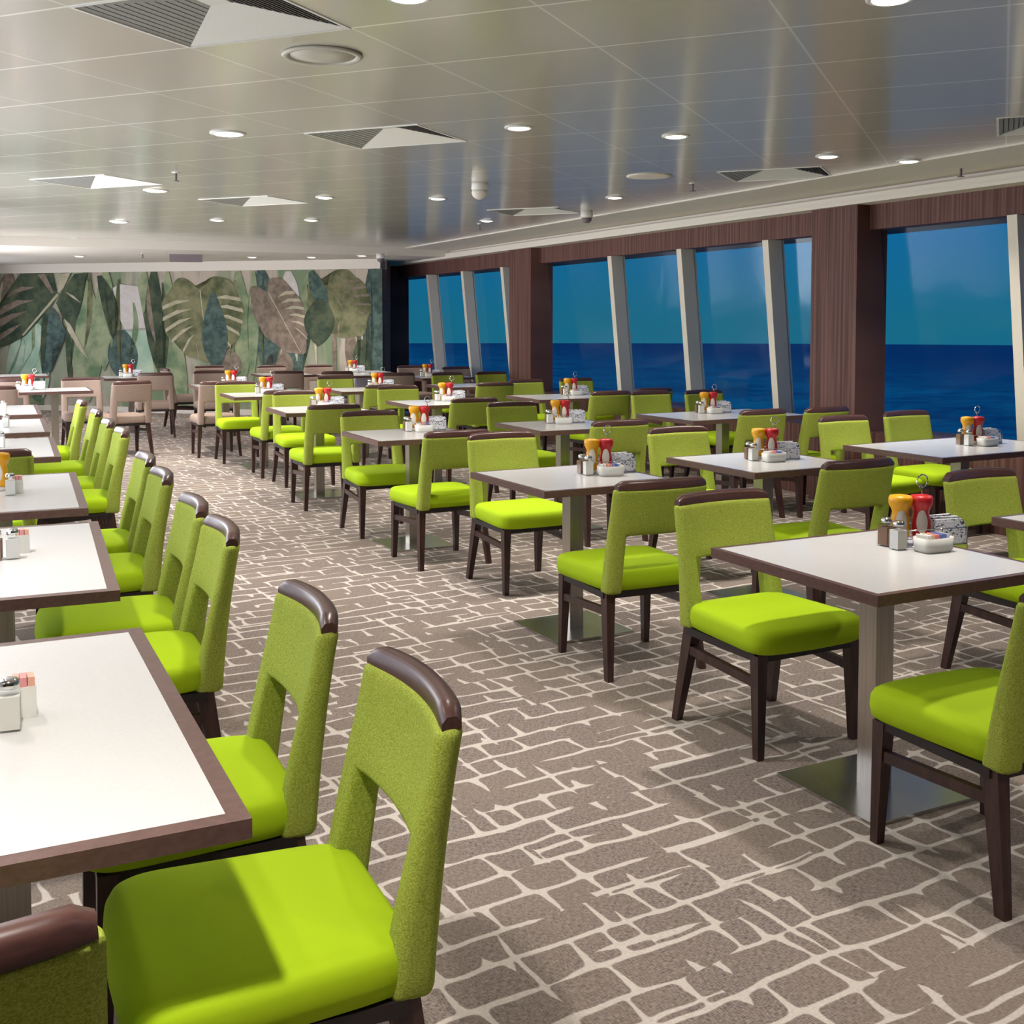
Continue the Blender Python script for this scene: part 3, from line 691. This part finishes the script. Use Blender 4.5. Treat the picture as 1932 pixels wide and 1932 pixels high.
def make_dish():
    root = empty('sugar_dish')
    bm = bmesh.new(); N = 28; rings = []
    for sc, z in ((.86, 0), (.95, .006), (1.0, .040), (.93, .040), (.88, .010)):
        rings.append([bm.verts.new((math.copysign(abs(math.cos(2 * math.pi * i / N)) ** .45, math.cos(2 * math.pi * i / N)) * .066 * sc, math.copysign(abs(math.sin(2 * math.pi * i / N)) ** .45, math.sin(2 * math.pi * i / N)) * .040 * sc, z * 1.2)) for i in range(N)])
    for a, b2 in zip(rings, rings[1:]):
        for i in range(N): bm.faces.new((a[i], a[(i + 1) % N], b2[(i + 1) % N], b2[i]))
    bm.faces.new(rings[0][::-1]); bm.faces.new(rings[-1]); dish = mesh_obj('dish', bm, M['ceramic'], root, smooth=True)
    for k, mm in enumerate(('sachet_white', 'sachet_white', 'peach', 'pink', 'blue', 'blue', 'sachet_white')):
        bm = bmesh.new(); mt = Matrix.Translation((-.044 + .0145 * k, 0, .038)) @ Matrix.Rotation(R(-14 + 3 * k), 4, 'Y') @ Matrix.Rotation(R(random.uniform(-6, 6)), 4, 'Z')
        box(bm, (0, 0, 0), (.004, .052, .040), mtx=mt); mesh_obj('sachet', bm, M[mm], dish)
    return root
def make_papers():
    root = empty('napkin_stack')
    for k in range(6):
        bm = bmesh.new(); mt = Matrix.Translation((.006 * math.sin(k * 2.1), -.032 + .013 * k, .044 + .002 * k)) @ Matrix.Rotation(R(-10 + 3 * k), 4, 'X') @ Matrix.Rotation(R(4 * math.sin(k * 1.7)), 4, 'Z')
        box(bm, (0, 0, 0), (.118 - .004 * (k % 3), .009, .074 + .008 * (k % 2)), mtx=mt); bevel(bm, .003, 2); mesh_obj('folded_napkin', bm, M['print'], root)
    return root
def make_caddy():
    root = empty('wire_caddy')
    bm = bmesh.new()
    def rr(x0, x1, y0, y1, z): return [(x0, y0, z), (x1, y0, z), (x1, y1, z), (x0, y1, z)]
    for z in (.006, .062): tube(bm, rr(-.096, .150, -.052, .066, z), .0022, 6, True)
    for px, py in ((-.096, -.052), (.050, -.052), (.150, -.052), (.150, .066), (.050, .066), (-.096, .066)): tube(bm, [(px, py, .0), (px, py, .064)], .0022, 6)
    tube(bm, [(.050, -.052, .006), (.050, .066, .006)], .0022, 6)
    mesh_obj('wire_basket', bm, M['chrome'], root, smooth=True)
    bm = bmesh.new(); tube(bm, [(.044, .05, .01), (.044, .05, .176), (.036, .05, .190)] + [(.044 + .022 * math.sin(th), .05, .212 - .022 * math.cos(th)) for th in [(-.6 + i * (2 * math.pi - 0) / 14 * .92 - 0) for i in range(15)]] + [(.050, .05, .190)], .0026, 6)
    mesh_obj('loop_handle', bm, M['chrome'], root, smooth=True)
    return root
PR = dict(caddy=make_caddy(), ketchup=make_bottle('ketchup_bottle', M['ketchup'], .007), mustard=make_bottle('mustard_bottle', M['mustard'], .008), salt=make_shaker('salt_shaker', M['salt']), pepper=make_shaker('pepper_shaker', M['pepper']), dish=make_dish(), papers=make_papers())
prused = set()
INFO = dict(caddy=('chrome wire caddy with loop handle on the %s', 'caddy', 'wire condiment caddies'), ketchup=('red ketchup squeeze bottle on the %s', 'bottle', 'ketchup bottles'), mustard=('yellow mustard squeeze bottle on the %s', 'bottle', 'mustard bottles'),
            salt=('salt shaker with a chrome cap on the %s', 'shaker', 'salt shakers'), pepper=('brown pepper shaker on the %s', 'shaker', 'pepper shakers'), dish=('white dish of sugar sachets on the %s', 'dish', 'sugar dishes'), papers=('black and white printed napkins on the %s', 'napkins', 'printed napkin stacks'))
def put(kind, pos, rz, phrase):
    o = PR[kind] if kind not in prused else copy_tree(PR[kind]); prused.add(kind)
    o.location = (pos[0], pos[1], .7604); o.rotation_euler = (0, 0, rz)
    l, c, g = INFO[kind]; return tag(o, l % phrase, c, g)
LAY = dict(caddy=(0, 0), ketchup=(.012, .012), mustard=(-.058, .030), salt=(-.118, -.044), pepper=(-.118, .022), dish=(-.022, -.100), papers=(.098, .0))
def caddy_set(key, pos, turn=0.0, skip=()):
    c, t_ = TABLES[key]; rz = -t_ + R(-10 + turn)
    cs, sn = math.cos(rz), math.sin(rz)
    for k, (lx, ly) in LAY.items():
        if k in skip: continue
        put(k, (pos[0] + lx * cs - ly * sn, pos[1] + lx * sn + ly * cs), rz + (R(random.uniform(-15, 15)) if k in ('salt', 'pepper', 'dish') else 0), PH[key])
def at(key, a, b2):
    c, t_ = TABLES[key]; return (c.x + a * math.sin(t_) + b2 * math.cos(t_), c.y + a * math.cos(t_) - b2 * math.sin(t_))
caddy_set('R1', (1.398, 3.845)); caddy_set('R2', (.470, 5.70), 6); caddy_set('Q2', (1.437, 6.26), -8); caddy_set('P2', (2.91, 7.04), 5)
caddy_set('R3', at('R3', .20, .16), 4); caddy_set('Q3', at('Q3', .17, .10), -6); caddy_set('P3', at('P3', .2, .05), -4); caddy_set('R4', at('R4', .2, .12), 5)
caddy_set('Q4', at('Q4', .2, .2)); caddy_set('P4', at('P4', .2, .1), 8); caddy_set('R5', at('R5', .2, .1)); caddy_set('Q5', at('Q5', .18, .24))
caddy_set('R6', at('R6', .15, .12)); caddy_set('B1', at('B1', .1, -.25)); caddy_set('B2', at('B2', .1, 0)); caddy_set('P8', at('P8', .1, -.1)); caddy_set('P7', at('P7', .1, -.1))
put('salt', (-.944, 2.089), R(20), PH['T1']); put('salt', (-1.613, 3.621), R(25), PH['T2']); put('salt', (-2.214, 4.961), R(22), PH['T3']); put('salt', (-3.10, 6.83), R(10), PH['T4']); put('salt', (-3.667, 8.167), R(10), PH['T5']); put('salt', (-4.284, 9.505), R(10), PH['T6'])
put('mustard', (-2.319, 5.102), R(30), PH['T3']); put('pepper', (-1.66, 3.60), R(15), PH['T2'])
# sachet jars on the left tables
jar = empty('sachet_jar')
bm = bmesh.new(); box(bm, (0, 0, .030), (.046, .040, .060)); bevel(bm, .006, 2); jarb = mesh_obj('jar', bm, M['ceramic'], jar)
for k, mm in enumerate(('peach', 'pink', 'peach')):
    bm = bmesh.new(); box(bm, (-.0135 + .0135 * k, 0, .062), (.0125, .036, .032), rz=R(3 * k - 3)); bevel(bm, .002, 1); mesh_obj('sachet', bm, M[mm], jarb)
for i, (pos, key) in enumerate((((-.951, 2.167), 'T1'), ((-1.626, 3.721), 'T2'), ((-2.21, 5.023), 'T3'))):
    o = jar if i == 0 else copy_tree(jar); o.location = (*pos, .7604); o.rotation_euler = (0, 0, R(25)); tag(o, 'small white jar of peach sachets on the %s' % PH[key], 'jar', 'sachet jars')
# napkin hanging from the far table
bm = bmesh.new(); c, t_ = TABLES['P7']; g = []
for j in range(9):
    row = []
    for i in range(9):
        lx = -.11 + .34 * i / 8 - .17; drop = max(0, j - 3) * .052
        y0 = -.385 - .006 * (j >= 3) - .012 * math.sin(i * 1.6) * (j > 3); ly = -.26 - .041 * min(j, 3) if j < 3 else y0
        lx2 = lx * (1 - .035 * max(0, j - 3)); row.append(bm.verts.new((c.x + lx2 * math.cos(t_) + ly * math.sin(t_), c.y - lx2 * math.sin(t_) + ly * math.cos(t_), .765 - drop)))
    g.append(row)
for a, b2 in zip(g, g[1:]):
    for i in range(8): bm.faces.new((a[i], a[i + 1], b2[i + 1], b2[i]))
ext = bmesh.ops.solidify(bm, geom=bm.faces[:], thickness=.004)
tag(mesh_obj('napkin', bm, M['cloth'], smooth=True), 'white cloth napkin hanging over the edge of the farthest table', 'napkin')

# ------------------------------------------------------------------ ceiling fittings
def make_downlight(glow, r):
    root = empty('downlight')
    bm = bmesh.new(); lathe(bm, [(r * .86, 0), (r * .86, -.004), (r, -.010), (r * 1.16, -.006), (r * 1.18, 0)], 28); mesh_obj('bezel', bm, M['white_metal'], root, smooth=True)
    bm = bmesh.new(); lathe(bm, [(r * .84, -.006), (r * .84, -.011), (r * .6, -.015), (r * .2, -.017)], 24); mesh_obj('lens', bm, glow, root, smooth=True)
    return root
bigp, smallp = make_downlight(M['lamp_glow'], .088), make_downlight(M['dim_lamp'], .07)
LIT = []
def downlight(src, first, x, y, z, label, power):
    o = src if first else copy_tree(src); o.location = (x, y, z); tag(o, label, 'ceiling light', 'recessed downlights'); LIT.append((x, y, z, power)); return o
WARM = (1.0, .955, .89)
big = [(-1.653, 6.644, 'nearest'), (-2.977, 9.521, 'second'), (-4.311, 12.486, 'third'), (-5.759, 15.0, 'fourth')]
for i, (x, y, w) in enumerate(big): downlight(bigp, i == 0, x, y, CZ, '%s bright round downlight of the row over the left aisle' % w, 95)
sm = [(1.282, 3.892, 'round downlight cut by the top picture edge, right of centre'), (-.35, 3.867, 'round downlight cut by the top picture edge, left of centre'), (.039, 6.446, 'small downlight right of the middle air diffuser'), (.966, 6.738, 'small downlight between the middle diffuser and the window wall'),
      (2.091, 7.551, 'small downlight near the windows, left of the last one'), (2.705, 7.774, 'small downlight closest to the window cornice'), (-1.65, 10.046, 'small downlight left of the smoke detector'), (-.66, 10.132, 'small downlight just below the smoke detector, to its left'),
      (.907, 10.046, 'small downlight beside the dome camera'), (-3.178, 12.291, 'small downlight below the fourth air diffuser'), (-2.164, 12.291, 'far small downlight in the middle of the ceiling'), (-.271, 12.355, 'bright small downlight near the far cornice')]
for i, (x, y, l) in enumerate(sm): downlight(smallp if i else smallp, i == 0, x, y, CZ, l, 60)
for x, y, l in ((-6.453, 16.947, 'leftmost small downlight in the soffit before the mural'), (-3.931, 17.2, 'middle small downlight in the soffit before the mural'), (-3.032, 17.2, 'right small downlight in the soffit before the mural'), (-2.216, 16.8, 'small downlight in the soffit corner by the windows')):
    downlight(smallp, False, x, y, 2.5, l, 40)
for x, y, z, pw in LIT:
    light('downlight_beam', 'AREA', (x, y, z - .03), pw * .24, WARM, (0, 0, 0), shape='DISK', size=.12, spread=R(112))
# lamps further back over the camera, outside the picture
for x, y in ((-1.9, 3.2), (-.6, 1.2), (1.9, 1.4), (3.0, 4.3), (-3.4, 5.6), (-2.2, .3)):
    light('downlight_beam', 'AREA', (x, y, CZ - .03), 24 if y < 1.3 and x < 2 else 16, WARM, (0, 0, 0), shape='DISK', size=.12, spread=R(112))
# four-way air diffusers, one ceiling panel in size
def make_diffuser():
    root = empty('air_diffuser'); w, d = .751, .6416; h = .060
    o4 = [(-w / 2, -d / 2), (w / 2, -d / 2), (w / 2, d / 2), (-w / 2, d / 2)]
    m4 = [(p[0] * .965, p[1] * .965) for p in o4]; i4 = [(p[0] * .13, p[1] * .13) for p in o4]
    bm = bmesh.new()
    for k in range(4):
        k2 = (k + 1) % 4
        hexa(bm, [(*o4[k], -.004), (*o4[k2], -.004), (*m4[k2], -.004), (*m4[k], -.004)], [(*o4[k], .0), (*o4[k2], .0), (*m4[k2], .004), (*m4[k], .004)])
    mesh_obj('frame', bm, M['white_metal'], root)
    bm = bmesh.new(); box(bm, (0, 0, h), (i4[1][0] * 2, i4[2][1] * 2, .006)); mesh_obj('hub', bm, M['white_metal'], root)
    for k in range(4):
        A, B = Vector((*m4[k], .0)), Vector((*m4[(k + 1) % 4], .0)); C, D = Vector((*i4[(k + 1) % 4], h)), Vector((*i4[k], h))
        if k == 2:
            bm = bmesh.new(); hexa(bm, [A, B, C, D], [p + Vector((0, 0, .006)) for p in (A, B, C, D)]); mesh_obj('sloped_panel', bm, M['white_metal'], root)
            continue
        bm = bmesh.new(); nl = 12
        for q in range(nl):
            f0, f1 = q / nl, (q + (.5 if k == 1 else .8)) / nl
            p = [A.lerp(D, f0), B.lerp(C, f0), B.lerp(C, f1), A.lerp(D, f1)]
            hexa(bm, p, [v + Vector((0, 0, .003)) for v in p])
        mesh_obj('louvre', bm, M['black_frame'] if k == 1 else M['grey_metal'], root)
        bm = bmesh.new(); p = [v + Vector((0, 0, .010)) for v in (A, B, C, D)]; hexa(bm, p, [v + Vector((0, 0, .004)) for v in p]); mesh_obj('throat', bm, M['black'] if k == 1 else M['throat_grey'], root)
    return root
dif = make_diffuser()
ga_, gb_ = Vector((math.sin(R(-66.6)), math.cos(R(-66.6)), 0)), Vector((math.sin(R(23.4)), math.cos(R(23.4)), 0))
def cellc(i, j): return ga_ * (i + .5) * .751 + gb_ * (j + .5 + .76) * .6416
def cell_of(x, y):
    p = Vector((x, y, 0)); return (math.floor(p.dot(ga_) / .751), math.floor(p.dot(gb_) / .6416 - .76))
holes = bmesh.new()
for i, (c, l) in enumerate(((cellc(3, 4), 'large square air diffuser at the top left, nearest the camera'), (cellc(4, 8), 'square air diffuser in the middle of the ceiling'), (Vector((-3.26, 8.95, 0)), 'square air diffuser at the left, in the pale part of the ceiling'), (Vector((-2.35, 10.38, 0)), 'far square air diffuser right of the third bright downlight'),
                       (Vector((.22, 11.35, 0)), 'square air diffuser beside the dome camera at the cornice'), (Vector((1.97, 8.5, 0)), 'square air diffuser by the cornice above the second window column'), (Vector((3.08, 6.30, 0)), 'square air diffuser cut by the right picture edge'))):
    o = dif if i == 0 else copy_tree(dif); o.location = (c.x, c.y, CZ); o.rotation_euler = (0, 0, R(-23.4)); tag(o, l, 'air vent', 'square ceiling air diffusers')
    box(holes, (c.x, c.y, CZ + .04), (.751 * .966, .6416 * .966, .10), rz=R(-23.4))
# cut the diffuser openings out of the ceiling panels
cut = mesh_obj('cut', holes, M['black']); md = ceil.modifiers.new('openings', 'BOOLEAN'); md.operation = 'DIFFERENCE'; md.object = cut; md.solver = 'EXACT'
bpy.context.view_layer.update()
me = bpy.data.meshes.new_from_object(ceil.evaluated_get(bpy.context.evaluated_depsgraph_get())); ceil.modifiers.clear(); ceil.data = me
bpy.data.objects.remove(cut, do_unlink=True)
# speaker, hatch, detectors, sprinklers, camera
sp = empty('ceiling_speaker', (-.779, 4.707, CZ)); tag(sp, 'round white ceiling speaker next to the nearest air diffuser', 'speaker')
bm = bmesh.new(); lathe(bm, [(.160, 0), (.166, -.006), (.158, -.014), (.140, -.012), (.136, -.004), (.135, 0)], 48); mesh_obj('rim', bm, M['panel_grey'], sp, smooth=True)
bm = bmesh.new(); lathe(bm, [(.132, -.001), (.132, -.006), (.05, -.009)], 40); mesh_obj('grille', bm, M['panel_grey'], sp, smooth=True)
ht = empty('ceiling_hatch', (1.034, 8.589, CZ)); tag(ht, 'flat round cover plate in the ceiling left of the window corner diffuser', 'cover plate')
bm = bmesh.new(); lathe(bm, [(.17, 0), (.172, -.005), (.15, -.008)], 40); mesh_obj('plate', bm, M['matte_white'], ht, smooth=True)
sd = empty('smoke_detector', (-.256, 9.014, CZ)); tag(sd, 'white smoke detector hanging from the middle of the ceiling', 'smoke detector')
bm = bmesh.new(); lathe(bm, [(.062, 0), (.064, -.02), (.066, -.045), (.060, -.06)], 28); mesh_obj('mount', bm, M['white_metal'], sd, smooth=True)
bm = bmesh.new(); lathe(bm, [(.058, -.06), (.064, -.075), (.056, -.105), (.032, -.125), (.012, -.132)], 28); mesh_obj('sensor_head', bm, M['matte_white'], sd, smooth=True)
dc = empty('dome_camera', (.741, 11.292, CZ)); tag(dc, 'white dome camera hanging at the cornice', 'camera')
bm = bmesh.new(); lathe(bm, [(.06, 0), (.062, -.05), (.058, -.07)], 24); mesh_obj('housing', bm, M['white_metal'], dc, smooth=True)
bm = bmesh.new(); lathe(bm, [(.052, -.07), (.048, -.095), (.03, -.115), (.01, -.12)], 24); mesh_obj('dome', bm, M['dark_grey'], dc, smooth=True)
dc2 = copy_tree(dc); dc2.location = (-1.9, 16.4, 2.5); dc2['label'] = 'small white dome camera in the far corner by the windows'
dc['group'] = dc2['group'] = 'dome cameras'
spr = empty('sprinkler')
bm = bmesh.new(); lathe(bm, [(.03, 0), (.032, -.004), (.01, -.008)], 16); mesh_obj('escutcheon', bm, M['white_metal'], spr, smooth=True)
bm = bmesh.new(); lathe(bm, [(.009, -.004), (.009, -.05), (.006, -.06), (.024, -.062), (.024, -.066)], 12); mesh_obj('head', bm, M['dark_grey'], spr, smooth=True)
for i, (x, y, z, l) in enumerate(((-2.469, 8.377, CZ, 'dark sprinkler head at the left, above the second downlight'), (1.43, 9.014, CZ, 'dark sprinkler head near the window cornice'), (-.363, 12.755, CZ, 'dark sprinkler head below the bright far downlight'), (-5.3, 16.3, 2.5, 'dark sprinkler head in the soffit before the mural'), (3.15, 8.0, CZ - .015, 'sprinkler head in the smooth border by the right windows'))):
    o = spr if i == 0 else copy_tree(spr); o.location = (x, y, z); tag(o, l, 'sprinkler', 'ceiling sprinklers')
vt = empty('return_vent', (-4.75, 16.55, 2.5), R(14)); tag(vt, 'mauve grey rectangular unit hanging under the soffit before the mural', 'vent')
bm = bmesh.new(); box(bm, (0, 0, -.055), (.46, .06, .11)); bevel(bm, .006, 1); mesh_obj('housing', bm, M['dark_grey'], vt)
